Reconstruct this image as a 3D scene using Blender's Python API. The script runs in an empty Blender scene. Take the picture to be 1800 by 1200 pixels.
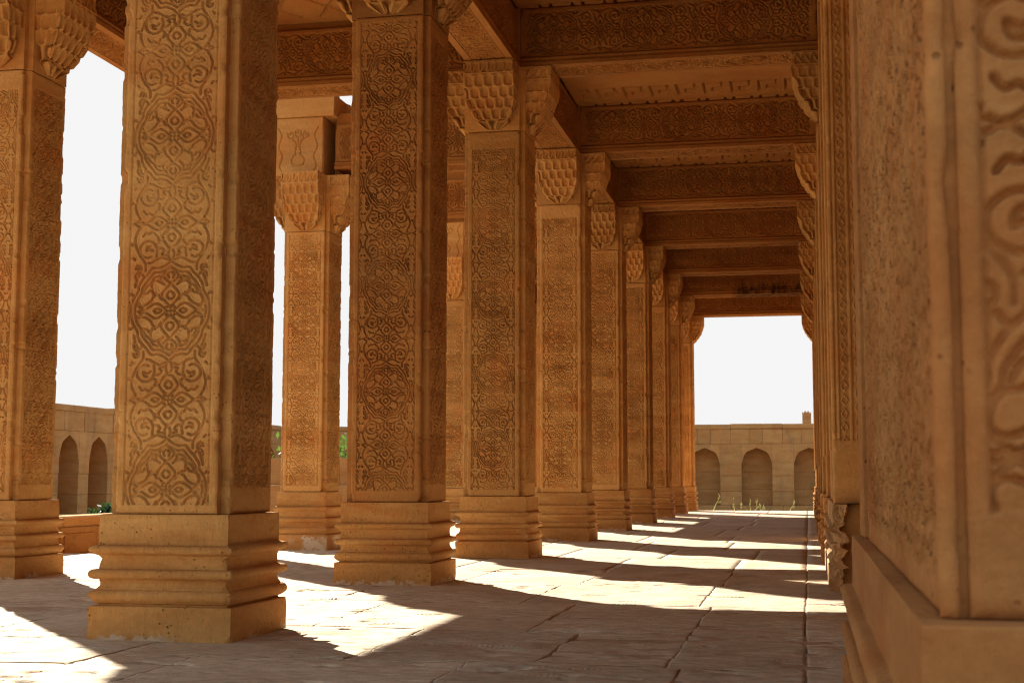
import bpy, math, random
import numpy as np
from mathutils import Matrix, Vector

# ------------------------------------------------------------------ scene, camera, sky, sun, exposure
scn = bpy.context.scene
COL = scn.collection
random.seed(7)

YAW, PITCH, ROLL = 0.2047, 0.0962, 0.0011
cam_d = bpy.data.cameras.new("camera")
cam = bpy.data.objects.new("camera", cam_d)
COL.objects.link(cam)
cam_d.sensor_width = 36.0
cam_d.lens = 50.0
cam_d.clip_start = 0.05
cam_d.clip_end = 2000
cs, sn = math.cos(YAW), math.sin(YAW)
fwd = Vector((-sn * math.cos(PITCH), cs * math.cos(PITCH), math.sin(PITCH)))
rt = Vector((cs, sn, 0))
up = rt.cross(fwd)
r2 = rt * math.cos(ROLL) + up * math.sin(ROLL)
u2 = -rt * math.sin(ROLL) + up * math.cos(ROLL)
cam.matrix_world = Matrix(((r2.x, u2.x, -fwd.x, 0), (r2.y, u2.y, -fwd.y, 0), (r2.z, u2.z, -fwd.z, 0.6), (0, 0, 0, 1)))
cam_d.dof.use_dof = True
cam_d.dof.focus_distance = 6.2
cam_d.dof.aperture_fstop = 11.0
scn.camera = cam

HAZE = 1.62        # brightness of the white overcast glare, before the strength below
SUN_EL = math.radians(33.5)
SUN_H = Vector((-0.64, 0.768))          # horizontal direction towards the sun
world = bpy.data.worlds.new("World")
scn.world = world
world.use_nodes = True
wn = world.node_tree.nodes
wl = world.node_tree.links
bg = wn["Background"]
sky = wn.new("ShaderNodeTexSky")
sky.sky_type = 'NISHITA'
sky.sun_disc = False
sky.sun_elevation = SUN_EL
sky.sun_rotation = math.atan2(SUN_H.x, SUN_H.y)
sky.air_density = 1.0
sky.dust_density = 5.0
sky.ozone_density = 1.0
hz = wn.new("ShaderNodeMix"); hz.data_type = 'RGBA'; hz.blend_type = 'DARKEN'
hz.inputs[0].default_value = 1.0
hz.inputs[7].default_value = (HAZE, HAZE, HAZE, 1)
wl.new(sky.outputs[0], hz.inputs[6])
wl.new(hz.outputs[2], bg.inputs[0])
bg.inputs[1].default_value = 0.115

sun_d = bpy.data.lights.new("sun", 'SUN')
sun_d.energy = 3.2
sun_d.angle = math.radians(0.5)
sun_d.color = (1.0, 0.90, 0.73)
sun = bpy.data.objects.new("sun", sun_d)
COL.objects.link(sun)
sdir = Vector((SUN_H.x * math.cos(SUN_EL), SUN_H.y * math.cos(SUN_EL), math.sin(SUN_EL)))
sun.rotation_euler = sdir.to_track_quat('Z', 'Y').to_euler()
sun.location = (-10, 14, 14)

scn.view_settings.view_transform = 'Standard'
scn.view_settings.look = 'None'
scn.view_settings.gamma = 1.0
scn.view_settings.use_curve_mapping = False
scn.view_settings.exposure = 2.3
scn.render.engine = 'CYCLES'
cy = scn.cycles
cy.filter_width = 1.15
cy.max_bounces = 10
cy.diffuse_bounces = 8
cy.glossy_bounces = 3
cy.use_denoising = True
cy.denoiser = 'OPENIMAGEDENOISE'
cy.denoising_prefilter = 'NONE'
cy.sample_clamp_indirect = 8.0

# ------------------------------------------------------------------ materials
def new_mat(name):
    m = bpy.data.materials.new(name)
    m.use_nodes = True
    nt = m.node_tree
    return m, nt, nt.nodes, nt.links, nt.nodes["Principled BSDF"]

def noise(nt, vec, scale, detail=4, rough=0.55, dist=0.0):
    n = nt.nodes.new("ShaderNodeTexNoise")
    n.inputs["Scale"].default_value = scale
    n.inputs["Detail"].default_value = detail
    n.inputs["Roughness"].default_value = rough
    n.inputs["Distortion"].default_value = dist
    nt.links.new(vec, n.inputs["Vector"])
    return n.outputs["Fac"]

def ramp(nt, fac, stops):
    r = nt.nodes.new("ShaderNodeValToRGB")
    e = r.color_ramp.elements
    while len(e) < len(stops):
        e.new(0.5)
    for k, (p, c) in enumerate(stops):
        e[k].position = p
        e[k].color = (c[0], c[1], c[2], 1) if not isinstance(c, (int, float)) else (c, c, c, 1)
    nt.links.new(fac, r.inputs[0])
    return r.outputs[0]

def mix(nt, fac, a, b, mode='MIX'):
    m = nt.nodes.new("ShaderNodeMix")
    m.data_type = 'RGBA'
    m.blend_type = mode
    for v, i in ((fac, 0), (a, 6), (b, 7)):
        if isinstance(v, (int, float)):
            m.inputs[i].default_value = v
        elif isinstance(v, tuple):
            m.inputs[i].default_value = (v[0], v[1], v[2], 1)
        else:
            nt.links.new(v, m.inputs[i])
    return m.outputs[2]

def math_node(nt, op, a, b=0.0, clamp=False):
    m = nt.nodes.new("ShaderNodeMath")
    m.operation = op
    m.use_clamp = clamp
    for v, i in ((a, 0), (b, 1)):
        if isinstance(v, (int, float)):
            m.inputs[i].default_value = v
        else:
            nt.links.new(v, m.inputs[i])
    return m.outputs[0]

def mapping(nt, scale):
    g = nt.nodes.new("ShaderNodeNewGeometry")
    mp = nt.nodes.new("ShaderNodeMapping")
    mp.inputs["Scale"].default_value = scale
    nt.links.new(g.outputs["Position"], mp.inputs["Vector"])
    return mp.outputs[0]

def stone(name, light, dark, stain=(0.10, 0.055, 0.03), stain_at=0.70, salt=False, bump=0.35, pits=True, vary=0.28, soot=None):
    m, nt, N, L, b = new_mat(name)
    pos = mapping(nt, (1, 1, 1))
    tall = mapping(nt, (1, 1, 0.35))
    flat = mapping(nt, (0.5, 0.5, 2.2))
    c = ramp(nt, noise(nt, flat, 2.6, 5, 0.6, 0.4), [(0.3, dark), (0.68, light)])
    c = mix(nt, 0.5, c, ramp(nt, noise(nt, pos, 38, 7, 0.78), [(0.28, 0.45), (0.7, 1.0)]), 'MULTIPLY')
    oi = N.new("ShaderNodeObjectInfo")
    rnd = ramp(nt, oi.outputs["Random"], [(0.0, 1.0 - vary), (1.0, 1.0)])
    c = mix(nt, 1.0, c, rnd, 'MULTIPLY')
    st = ramp(nt, noise(nt, tall, 2.3, 8, 0.68, 0.3), [(stain_at - 0.04, 0.0), (stain_at + 0.16, 0.7)])
    st = math_node(nt, 'MULTIPLY', st, ramp(nt, noise(nt, pos, 30, 4, 0.7), [(0.3, 0.45), (0.7, 1.0)]))
    c = mix(nt, st, c, stain)
    red = ramp(nt, noise(nt, pos, 3.1, 3, 0.5), [(0.5, 0.0), (0.75, 0.45)])
    c = mix(nt, red, c, (dark[0] * 1.0, dark[1] * 0.72, dark[2] * 0.6))
    vor = N.new("ShaderNodeTexVoronoi")
    vor.inputs["Scale"].default_value = 52
    L.new(pos, vor.inputs["Vector"])
    pm = ramp(nt, noise(nt, pos, 9, 2), [(0.52, 0.0), (0.62, 1.0)])
    pit = ramp(nt, vor.outputs["Distance"], [(0.12, 1.0), (0.24, 0.0)])
    pit = math_node(nt, 'MULTIPLY', pit, pm)
    c = mix(nt, math_node(nt, 'MULTIPLY', pit, 0.6), c, (dark[0] * .35, dark[1] * .3, dark[2] * .3))
    if salt:
        sx = N.new("ShaderNodeSeparateXYZ")
        g = N.new("ShaderNodeNewGeometry")
        L.new(g.outputs["Position"], sx.inputs[0])
        low = N.new("ShaderNodeMapRange")
        low.inputs["From Min"].default_value = 0.10
        low.inputs["From Max"].default_value = 0.0
        L.new(sx.outputs[2], low.inputs["Value"])
        sm = math_node(nt, 'MULTIPLY', noise(nt, pos, 26, 5, 0.7), low.outputs[0])
        sm = ramp(nt, sm, [(0.40, 0.0), (0.44, 0.85)])
        area = ramp(nt, noise(nt, pos, 2.2, 2), [(0.5, 0.0), (0.56, 1.0)])
        c = mix(nt, math_node(nt, 'MULTIPLY', sm, area), c, (0.62, 0.52, 0.40))
    if soot:
        g = N.new("ShaderNodeNewGeometry")
        sx = N.new("ShaderNodeSeparateXYZ")
        L.new(g.outputs["Position"], sx.inputs[0])
        x0, x1, z0, z1 = soot
        xr = N.new("ShaderNodeMapRange"); xr.interpolation_type = 'SMOOTHSTEP'
        xr.inputs["From Min"].default_value = x0 - 0.25; xr.inputs["From Max"].default_value = x0 + 0.1
        L.new(sx.outputs[0], xr.inputs["Value"])
        xr2 = N.new("ShaderNodeMapRange"); xr2.interpolation_type = 'SMOOTHSTEP'
        xr2.inputs["From Min"].default_value = x1 + 0.2; xr2.inputs["From Max"].default_value = x1 - 0.1
        L.new(sx.outputs[0], xr2.inputs["Value"])
        zr = N.new("ShaderNodeMapRange")
        zr.inputs["From Min"].default_value = z1; zr.inputs["From Max"].default_value = z0
        L.new(sx.outputs[2], zr.inputs["Value"])
        up_ = mapping(nt, (9, 9, 1.2))
        f = math_node(nt, 'ADD', zr.outputs[0], math_node(nt, 'MULTIPLY', math_node(nt, 'SUBTRACT', noise(nt, up_, 1.6, 5, 0.75), 0.62), 2.6))
        f = math_node(nt, 'MULTIPLY', math_node(nt, 'MULTIPLY', f, xr.outputs[0]), xr2.outputs[0])
        c = mix(nt, ramp(nt, f, [(0.30, 0.0), (1.0, 0.93)]), c, (0.012, 0.009, 0.007))
    L.new(c, b.inputs["Base Color"])
    b.inputs["Roughness"].default_value = 0.9
    b.inputs["Specular IOR Level"].default_value = 0.18
    strokes = mapping(nt, (1, 1, 0.16))
    h = math_node(nt, 'ADD', noise(nt, pos, 60, 5, 0.7), math_node(nt, 'MULTIPLY', noise(nt, pos, 14, 4, 0.6), 1.6))
    h = math_node(nt, 'ADD', h, math_node(nt, 'MULTIPLY', noise(nt, strokes, 48, 4, 0.7), 1.2))
    if pits:
        h = math_node(nt, 'SUBTRACT', h, math_node(nt, 'MULTIPLY', pit, 1.6))
    bp = N.new("ShaderNodeBump")
    bp.inputs["Strength"].default_value = bump
    bp.inputs["Distance"].default_value = 0.006
    L.new(h, bp.inputs["Height"])
    L.new(bp.outputs[0], b.inputs["Normal"])
    return m

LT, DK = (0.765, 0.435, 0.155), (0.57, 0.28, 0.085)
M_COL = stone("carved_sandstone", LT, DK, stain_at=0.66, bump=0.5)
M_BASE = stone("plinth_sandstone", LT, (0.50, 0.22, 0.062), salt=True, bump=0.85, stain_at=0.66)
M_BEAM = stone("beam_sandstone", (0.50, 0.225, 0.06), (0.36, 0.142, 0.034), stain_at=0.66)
M_SOOT = stone("sooty_beam_sandstone", (0.50, 0.225, 0.06), (0.36, 0.142, 0.034), soot=(-1.2, -0.05, 3.90, 4.25))
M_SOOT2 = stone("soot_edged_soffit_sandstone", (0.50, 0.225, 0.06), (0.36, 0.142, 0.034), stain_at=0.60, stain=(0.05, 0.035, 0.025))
M_PIER = stone("pier_sandstone", (0.68, 0.32, 0.108), (0.47, 0.19, 0.056), bump=0.6)
M_FAR = stone("enclosure_sandstone", (0.60, 0.325, 0.13), (0.46, 0.22, 0.074), stain=(0.12, 0.10, 0.075), stain_at=0.57, bump=0.6, vary=0.16)

def floor_mat():
    m, nt, N, L, b = new_mat("worn_floor_sandstone")
    pos = mapping(nt, (1, 1, 1))
    str_ = mapping(nt, (1.0, 3.0, 1))
    c = ramp(nt, noise(nt, pos, 1.7, 7, 0.65, 0.5), [(0.3, (0.56, 0.445, 0.32)), (0.5, (0.68, 0.57, 0.43)), (0.7, (0.76, 0.66, 0.52))])
    c = mix(nt, 0.9, c, ramp(nt, noise(nt, str_, 11, 9, 0.78, 0.4), [(0.36, 0.55), (0.56, 1.0)]), 'MULTIPLY')
    c = mix(nt, 0.6, c, ramp(nt, noise(nt, str_, 55, 4, 0.7), [(0.33, 0.72), (0.58, 1.0)]), 'MULTIPLY')
    rust = ramp(nt, noise(nt, pos, 2.4, 6, 0.65, 1.0), [(0.52, 0.0), (0.72, 0.7)])
    c = mix(nt, rust, c, (0.44, 0.25, 0.135))
    oi = N.new("ShaderNodeObjectInfo")
    c = mix(nt, 1.0, c, ramp(nt, oi.outputs["Random"], [(0.0, 0.82), (1.0, 1.0)]), 'MULTIPLY')
    L.new(c, b.inputs["Base Color"])
    b.inputs["Roughness"].default_value = 0.62
    rr = ramp(nt, noise(nt, pos, 6, 4), [(0.35, 0.55), (0.6, 0.9)])
    L.new(rr, b.inputs["Roughness"])
    b.inputs["Specular IOR Level"].default_value = 0.2
    h = math_node(nt, 'ADD', noise(nt, str_, 30, 6, 0.72), math_node(nt, 'MULTIPLY', noise(nt, str_, 7, 5, 0.65, 0.6), 1.5))
    # rows of pick marks
    tm = N.new("ShaderNodeTexWave")
    tm.wave_type = 'BANDS'; tm.bands_direction = 'X'
    tm.inputs["Scale"].default_value = 16
    tm.inputs["Distortion"].default_value = 1.0
    L.new(pos, tm.inputs["Vector"])
    rows = N.new("ShaderNodeTexWave")
    rows.wave_type = 'BANDS'; rows.bands_direction = 'Y'
    rows.inputs["Scale"].default_value = 1.7
    rows.inputs["Distortion"].default_value = 0.8
    L.new(pos, rows.inputs["Vector"])
    rm = math_node(nt, 'MULTIPLY', ramp(nt, rows.outputs["Fac"], [(0.9, 0.0), (0.97, 1.0)]), ramp(nt, noise(nt, pos, 2.2, 3), [(0.5, 0.0), (0.6, 0.8)]))
    h = math_node(nt, 'ADD', h, math_node(nt, 'MULTIPLY', math_node(nt, 'MULTIPLY', tm.outputs["Fac"], rm), 0.9))
    bp = N.new("ShaderNodeBump")
    bp.inputs["Strength"].default_value = 0.32
    bp.inputs["Distance"].default_value = 0.010
    L.new(h, bp.inputs["Height"])
    L.new(bp.outputs[0], b.inputs["Normal"])
    return m
M_FLOOR = floor_mat()

def plain_mat(name, c1, c2, scale=3, rough=0.95, bump=0.0):
    m, nt, N, L, b = new_mat(name)
    pos = mapping(nt, (1, 1, 1))
    f = noise(nt, pos, scale, 6, 0.65)
    L.new(ramp(nt, f, [(0.3, c1), (0.7, c2)]), b.inputs["Base Color"])
    b.inputs["Roughness"].default_value = rough
    b.inputs["Specular IOR Level"].default_value = 0.2
    if bump:
        bp = N.new("ShaderNodeBump")
        bp.inputs["Strength"].default_value = bump
        bp.inputs["Distance"].default_value = 0.03
        L.new(f, bp.inputs["Height"])
        L.new(bp.outputs[0], b.inputs["Normal"])
    return m
M_DIRT = plain_mat("dry_earth", (0.22, 0.15, 0.09), (0.36, 0.26, 0.16), 1.3, bump=0.4)
M_BED = plain_mat("dark_joint_mortar", (0.05, 0.035, 0.025), (0.10, 0.07, 0.05), 9)
M_MORTAR = plain_mat("dusty_joint_mortar", (0.30, 0.21, 0.14), (0.46, 0.35, 0.25), 9)
M_DARK = plain_mat("weathered_dark_stone", (0.05, 0.045, 0.04), (0.13, 0.11, 0.09), 7, bump=0.5)
M_BARK = plain_mat("bark", (0.10, 0.07, 0.05), (0.2, 0.15, 0.1), 20, bump=0.4)

def leaf_mat(name, a, b_):
    m, nt, N, L, b = new_mat(name)
    oi = N.new("ShaderNodeNewGeometry")
    pos = mapping(nt, (1, 1, 1))
    L.new(ramp(nt, noise(nt, pos, 7, 3), [(0.3, a), (0.7, b_)]), b.inputs["Base Color"])
    b.inputs["Roughness"].default_value = 0.55
    tr = N.new("ShaderNodeBsdfTranslucent")
    tr.inputs[0].default_value = (b_[0] * 1.3, b_[1] * 1.6, b_[2], 1)
    ms = N.new("ShaderNodeMixShader")
    ms.inputs[0].default_value = 0.35
    L.new(b.outputs[0], ms.inputs[1]); L.new(tr.outputs[0], ms.inputs[2])
    L.new(ms.outputs[0], N["Material Output"].inputs[0])
    return m
M_LEAF = leaf_mat("bright_leaves", (0.04, 0.085, 0.02), (0.09, 0.15, 0.03))
M_LEAFD = leaf_mat("dark_leaves", (0.012, 0.028, 0.010), (0.028, 0.05, 0.016))
M_GRASS = leaf_mat("dry_grass_blades", (0.20, 0.155, 0.075), (0.30, 0.24, 0.12))

# ------------------------------------------------------------------ mesh helpers
def lattice(ix, iy, seed):
    n = (ix.astype(np.int64) * 374761393 + iy.astype(np.int64) * 668265263 + seed * 982451653) & 0x7fffffff
    n = ((n ^ (n >> 13)) * 1274126177) & 0x7fffffff
    return ((n ^ (n >> 16)) & 0xffff) / 65535.0

def vn(x, y, seed=0):
    x = np.asarray(x, float); y = np.asarray(y, float)
    ix = np.floor(x); iy = np.floor(y)
    fx = x - ix; fy = y - iy
    fx = fx * fx * (3 - 2 * fx); fy = fy * fy * (3 - 2 * fy)
    a = lattice(ix, iy, seed); b = lattice(ix + 1, iy, seed)
    c = lattice(ix, iy + 1, seed); d = lattice(ix + 1, iy + 1, seed)
    return (a + (b - a) * fx) * (1 - fy) + (c + (d - c) * fx) * fy

def fbm(x, y, seed=0, o=4):
    s = 0; a = 0.5
    for k in range(o):
        s = s + a * vn(x * 2 ** k, y * 2 ** k, seed + 17 * k); a *= 0.5
    return s / (1 - 0.5 ** o)

class MB:
    def __init__(self):
        self.v = []; self.f = []; self.n = 0; self.s = []
    def add(self, verts, faces, smooth=False):
        verts = np.asarray(verts, float).reshape(-1, 3)
        self.v.append(verts)
        for f in faces:
            self.f.append([i + self.n for i in f]); self.s.append(smooth)
        self.n += len(verts)
    def box(self, x0, x1, y0, y1, z0, z1):
        v = [(x0, y0, z0), (x1, y0, z0), (x1, y1, z0), (x0, y1, z0), (x0, y0, z1), (x1, y0, z1), (x1, y1, z1), (x0, y1, z1)]
        self.add(v, [(3, 2, 1, 0), (4, 5, 6, 7), (0, 1, 5, 4), (1, 2, 6, 5), (2, 3, 7, 6), (3, 0, 4, 7)])
    def bbox(self, x0, x1, y0, y1, z0, z1, b=0.006):
        """a box with chamfered edges"""
        self.n_before = self.n
        vs = []; 
        for z, i in ((z0, b), (z0 + b, 0), (z1 - b, 0), (z1, b)):
            xa, xb, ya, yb = x0 + i, x1 - i, y0 + i, y1 - i
            c = b * 0.7 if i == 0 else b * 0.3
            vs += [(xa + c, ya, z), (xb - c, ya, z), (xb, ya + c, z), (xb, yb - c, z), (xb - c, yb, z), (xa + c, yb, z), (xa, yb - c, z), (xa, ya + c, z)]
        fs = [tuple(range(7, -1, -1)), tuple(range(24, 32))]
        for r in range(3):
            for k in range(8):
                a = r * 8 + k; d = r * 8 + (k + 1) % 8
                fs.append((a, d, d + 8, a + 8))
        self.add(vs, fs)
    def prism(self, poly, axis, a, b_):
        """polygon in the plane across `axis`, swept from a to b_"""
        n = len(poly)
        def p(q, t):
            return {'x': (t, q[0], q[1]), 'y': (q[0], t, q[1]), 'z': (q[0], q[1], t)}[axis]
        v = [p(q, a) for q in poly] + [p(q, b_) for q in poly]
        f = [tuple(range(n - 1, -1, -1)), tuple(range(n, 2 * n))] + [(k, (k + 1) % n, n + (k + 1) % n, n + k) for k in range(n)]
        self.add(v, f)
    def mesh(self, name):
        me = bpy.data.meshes.new(name)
        v = np.concatenate(self.v)
        me.from_pydata(v.tolist(), [], self.f)
        me.polygons.foreach_set('use_smooth', self.s)
        fix(me)
        return me

def fix(me):
    import bmesh
    bm = bmesh.new(); bm.from_mesh(me)
    bmesh.ops.recalc_face_normals(bm, faces=bm.faces)
    bm.to_mesh(me); bm.free()
    me.update()

def grid_mesh(name, P, smooth=True, flip=False, hard_border=True):
    """P: (nu, nv, 3) array of points -> one sheet of quads"""
    nu, nv = P.shape[:2]
    idx = np.arange(nu * nv).reshape(nu, nv)
    q = np.stack([idx[:-1, :-1], idx[1:, :-1], idx[1:, 1:], idx[:-1, 1:]], -1).reshape(-1, 4)
    if flip:
        q = q[:, ::-1]
    me = bpy.data.meshes.new(name)
    me.vertices.add(nu * nv); me.vertices.foreach_set('co', P.reshape(-1).astype(np.float32))
    me.loops.add(q.size); me.loops.foreach_set('vertex_index', q.reshape(-1).astype(np.int32))
    me.polygons.add(len(q)); me.polygons.foreach_set('loop_start', np.arange(0, q.size, 4, dtype=np.int32))
    sm = np.ones((nu - 1, nv - 1), bool) if smooth else np.zeros((nu - 1, nv - 1), bool)
    if hard_border:
        sm[0, :] = sm[-1, :] = False; sm[:, 0] = sm[:, -1] = False
    me.polygons.foreach_set('use_smooth', sm.reshape(-1))
    me.update(calc_edges=True)
    return me

def obj(name, me, mat=None, parent=None, loc=(0, 0, 0), rz=0.0, rot=None):
    if mat is not None and len(me.materials) == 0:
        me.materials.append(mat)
    o = bpy.data.objects.new(name, me)
    COL.objects.link(o)
    if parent is not None:
        o.parent = parent
    o.location = loc
    o.rotation_euler = rot if rot else (0, 0, rz)
    return o

def own_mat(o, mat):
    o.material_slots[0].link = 'OBJECT'
    o.material_slots[0].material = mat

def thing(name, label, cat, loc=(0, 0, 0), group=None, rz=0.0, data=None):
    o = bpy.data.objects.new(name, data)
    COL.objects.link(o)
    o.location = loc; o.rotation_euler = (0, 0, rz)
    o["label"] = label; o["category"] = cat; o["kind"] = "thing"
    if group:
        o["group"] = group
    return o

def structure(o):
    o["kind"] = "structure"
    return o

# ------------------------------------------------------------------ the arabesque: one quarter of the repeat, drawn as groove lines
TA, TB = 262.0, 545.0                      # half width and half height of the repeat, drawing units
LINES = [
 [(0,312),(35,282),(80,266),(120,268),(150,232),(185,198),(210,155),(213,125),(244,78),(256,30),(258,0)],
 [(0,274),(30,254),(75,238),(108,238),(136,205),(164,174),(188,138),(192,112),(220,70),(233,25),(234,0)],
 [(12,36),(50,75),(56,105),(30,138),(4,166)], [(8,72),(25,90),(14,112),(0,120)],
 [(36,12),(75,40),(104,44),(134,28),(166,6)], [(60,0),(78,13),(97,10),(108,0)],
 [(5,172),(40,200),(46,224),(24,252),(0,270)], [(14,205),(22,225),(6,240)],
 [(42,162),(70,178),(96,186),(124,166),(120,118),(104,98),(100,112)],
 [(60,70),(82,100),(114,86),(132,60),(166,38),(200,36),(212,62),(194,102),(152,112),(140,128)],
 [(172,6),(196,22),(214,36),(232,30)], [(178,0),(200,8),(214,0)],
 [(75,216),(108,204),(130,172),(160,150),(176,122)], [(60,215),(70,190),(58,180)],
 [(12,318),(20,345),(14,372),(5,388)], [(26,318),(62,330),(96,318),(128,300),(150,296)],
 [(34,344),(62,350),(48,372),(70,392),(96,388)],
 [(168,250),(172,296),(218,362),(242,440),(224,498),(212,520),(258,552)],
 [(236,262),(224,284),(200,276),(200,252),(222,240),(236,214),(228,190),(236,165)],
 [(218,262),(212,268)],
 [(98,336),(96,390),(126,428),(172,430),(206,398),(198,352),(160,330),(134,338)],
 [(120,372),(142,384),(166,374),(160,398),(140,404)],
 [(14,512),(55,472),(58,446),(30,406),(4,386)], [(8,475),(24,458),(12,436),(0,430)],
 [(36,534),(75,506),(106,504),(140,526),(166,543)], [(60,545),(78,533),(96,536),(108,545)],
 [(104,470),(126,492),(150,480),(172,486),(190,466)], [(70,440),(92,462),(82,426),(108,412)],
 [(180,545),(204,532),(222,536)], [(250,330),(240,318)], [(254,420),(262,408)], [(250,100),(258,112)],
 [(176,210),(206,232),(236,150)],
]
PITS = [(0, 0), (0, 24), (24, 0), (24, 24), (0, 168), (170, 0), (0, 545), (0, 521), (24, 545), (24, 521), (0, 388), (172, 545)]

def catmull(p, n=7):
    p = np.array(p, float)
    if len(p) < 3:
        return p
    q = np.vstack([2 * p[0] - p[1], p, 2 * p[-1] - p[-2]])
    out = []
    t = np.linspace(0, 1, n, endpoint=False)[:, None]
    for i in range(len(p) - 1):
        a, b, c, d = q[i:i + 4]
        out.append(0.5 * (2 * b + (c - a) * t + (2 * a - 5 * b + 4 * c - d) * t * t + (3 * b - a - 3 * c + d) * t ** 3))
    return np.vstack(out + [p[-1:]])

GS = 2.5                                   # drawing units per cell of the stored field
def make_field():
    xs = np.arange(0, TA + GS, GS); ys = np.arange(0, TB + GS, GS)
    X, Y = np.meshgrid(xs, ys, indexing='ij')
    D = np.full(X.shape, 1e3)
    for ln in LINES:
        c = catmull(ln)
        for mx, my in ((1, 0), (-1, 0), (1, 1)):
            cc = c.copy(); cc[:, 0] *= mx
            if my:
                cc[:, 1] *= -1
            for a, b in zip(cc[:-1], cc[1:]):
                d = b - a
                t = np.clip(((X - a[0]) * d[0] + (Y - a[1]) * d[1]) / max(d @ d, 1e-9), 0, 1)
                D = np.minimum(D, np.hypot(X - a[0] - t * d[0], Y - a[1] - t * d[1]))
    F = np.clip((1 - D / 8.6) * 1.7, 0, 1)
    F = F * F * (3 - 2 * F)
    for px, py in PITS:
        e = (np.abs(X - px) + np.abs(Y - py)) / 11.0
        F = np.maximum(F, np.clip((1.25 - e) * 3, 0, 1))
    # leaf faces dished a little between the lines
    F = F + 0.10 * np.clip((D - 12) / 12, 0, 1)
    return F
FIELD = make_field()

def arabesque(u, v):
    """u, v in drawing units, any value; mirrored and repeated"""
    u = np.abs((u + TA) % (2 * TA) - TA)
    v = np.abs((v + TB) % (2 * TB) - TB)
    a = np.clip(u / GS, 0, FIELD.shape[0] - 1.001); b = np.clip(v / GS, 0, FIELD.shape[1] - 1.001)
    i = a.astype(int); j = b.astype(int); fa = a - i; fb = b - j
    return (FIELD[i, j] * (1 - fa) + FIELD[i + 1, j] * fa) * (1 - fb) + (FIELD[i, j + 1] * (1 - fa) + FIELD[i + 1, j + 1] * fa) * fb

def carved_slab(name, W, H, T, depth, res, seed=0, rough=0.0014, chip=0.009):
    """a slab standing in local x (width) and z (height), back at y=0, face at y=-T cut by depth(x, z)"""
    nx = max(3, int(W / res)); nz = max(3, int(H / res))
    x = np.linspace(-W / 2, W / 2, nx); z = np.linspace(0, H, nz)
    X, Z = np.meshgrid(x, z, indexing='ij')
    d = depth(X, Z) + rough * (fbm(X * 60 + 9, Z * 60, seed, 3) - 0.5) * 2 + 0.004 * (fbm(X * 7, Z * 5, seed + 3, 3) - 0.5)
    ex = np.minimum(X + W / 2, W / 2 - X); ez = np.minimum(Z, H - Z); e = np.minimum(ex, ez)
    d += 0.005 * np.exp(-(e / 0.005) ** 2)
    # chips along the arrises
    c = np.clip(fbm(Z * 14 + 31 * (X > 0), X * 0 + 3.3, seed + 8, 4) - 0.56, 0, 1) * 5
    d += chip * 2.2 * c * np.exp(-(ex / 0.012) ** 2)
    P = np.zeros((nx + 2, nz + 2, 3))
    Xc = X - np.sign(X) * chip * c * np.exp(-(ex / 0.004) ** 2)
    P[1:-1, 1:-1, 0] = Xc; P[1:-1, 1:-1, 1] = -T + d; P[1:-1, 1:-1, 2] = Z
    P[0, :, :] = P[1, :, :]; P[-1, :, :] = P[-2, :, :]
    P[:, 0, :] = P[:, 1, :]; P[:, -1, :] = P[:, -2, :]
    P[0, :, 1] = 0; P[-1, :, 1] = 0; P[:, 0, 1] = 0; P[:, -1, 1] = 0
    return grid_mesh(name, P)

def panel_depth(W, H, z0, scale=0.000607, depth=0.015, margin=0.034, mz=(0.05, 0.10), zphase=0.0, seed=0):
    def f(X, Z):
        u = X / scale; v = (Z + z0 - zphase) / scale
        a = arabesque(u, v) * depth * (0.75 + 0.5 * vn(X * 9, Z * 9, seed + 5))
        hw = W / 2 - margin
        m = np.clip((hw - np.abs(X)) / 0.004, 0, 1) * np.clip((Z - mz[0]) / 0.006, 0, 1) * np.clip((H - mz[1] - Z) / 0.006, 0, 1)
        line = np.clip(1 - np.abs(np.abs(X) - hw) / 0.005, 0, 1) * (Z > mz[0]) * (Z < H - mz[1])
        worn = np.clip(fbm(X * 4, Z * 4, seed + 21, 4) * 2.4 - 0.35, 0.5, 1)
        return a * m * worn + line * 0.007
    return f

# ------------------------------------------------------------------ plinth profile and square base
def _prof():
    P = [(0.0, .286), (.122, .286), (.126, .283), (.1265, .262), (.133, .262), (.137, .272)]
    for t in np.linspace(-.9, 1.35, 9):            # lower torus, drawn up into a scotia
        P.append((.162 + .0245 * math.sin(t), .261 + .0265 * math.cos(t)))
    P += [(.200, .259), (.212, .256), (.2245, .2565), (.2250, .272)]
    for t in np.linspace(-1.25, 1.35, 9):          # middle roll
        P.append((.2435 + .0175 * math.sin(t), .2705 + .0175 * math.cos(t)))
    P += [(.2625, .258), (.282, .2555), (.300, .256), (.312, .261), (.3175, .272)]
    for t in np.linspace(-1.0, 1.45, 9):           # upper roll
        P.append((.334 + .0155 * math.sin(t), .2715 + .0155 * math.cos(t)))
    P += [(.3510, .262), (.352, .2595), (.4635, .2595), (.466, .257)]
    return P
PROF = _prof()

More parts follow.
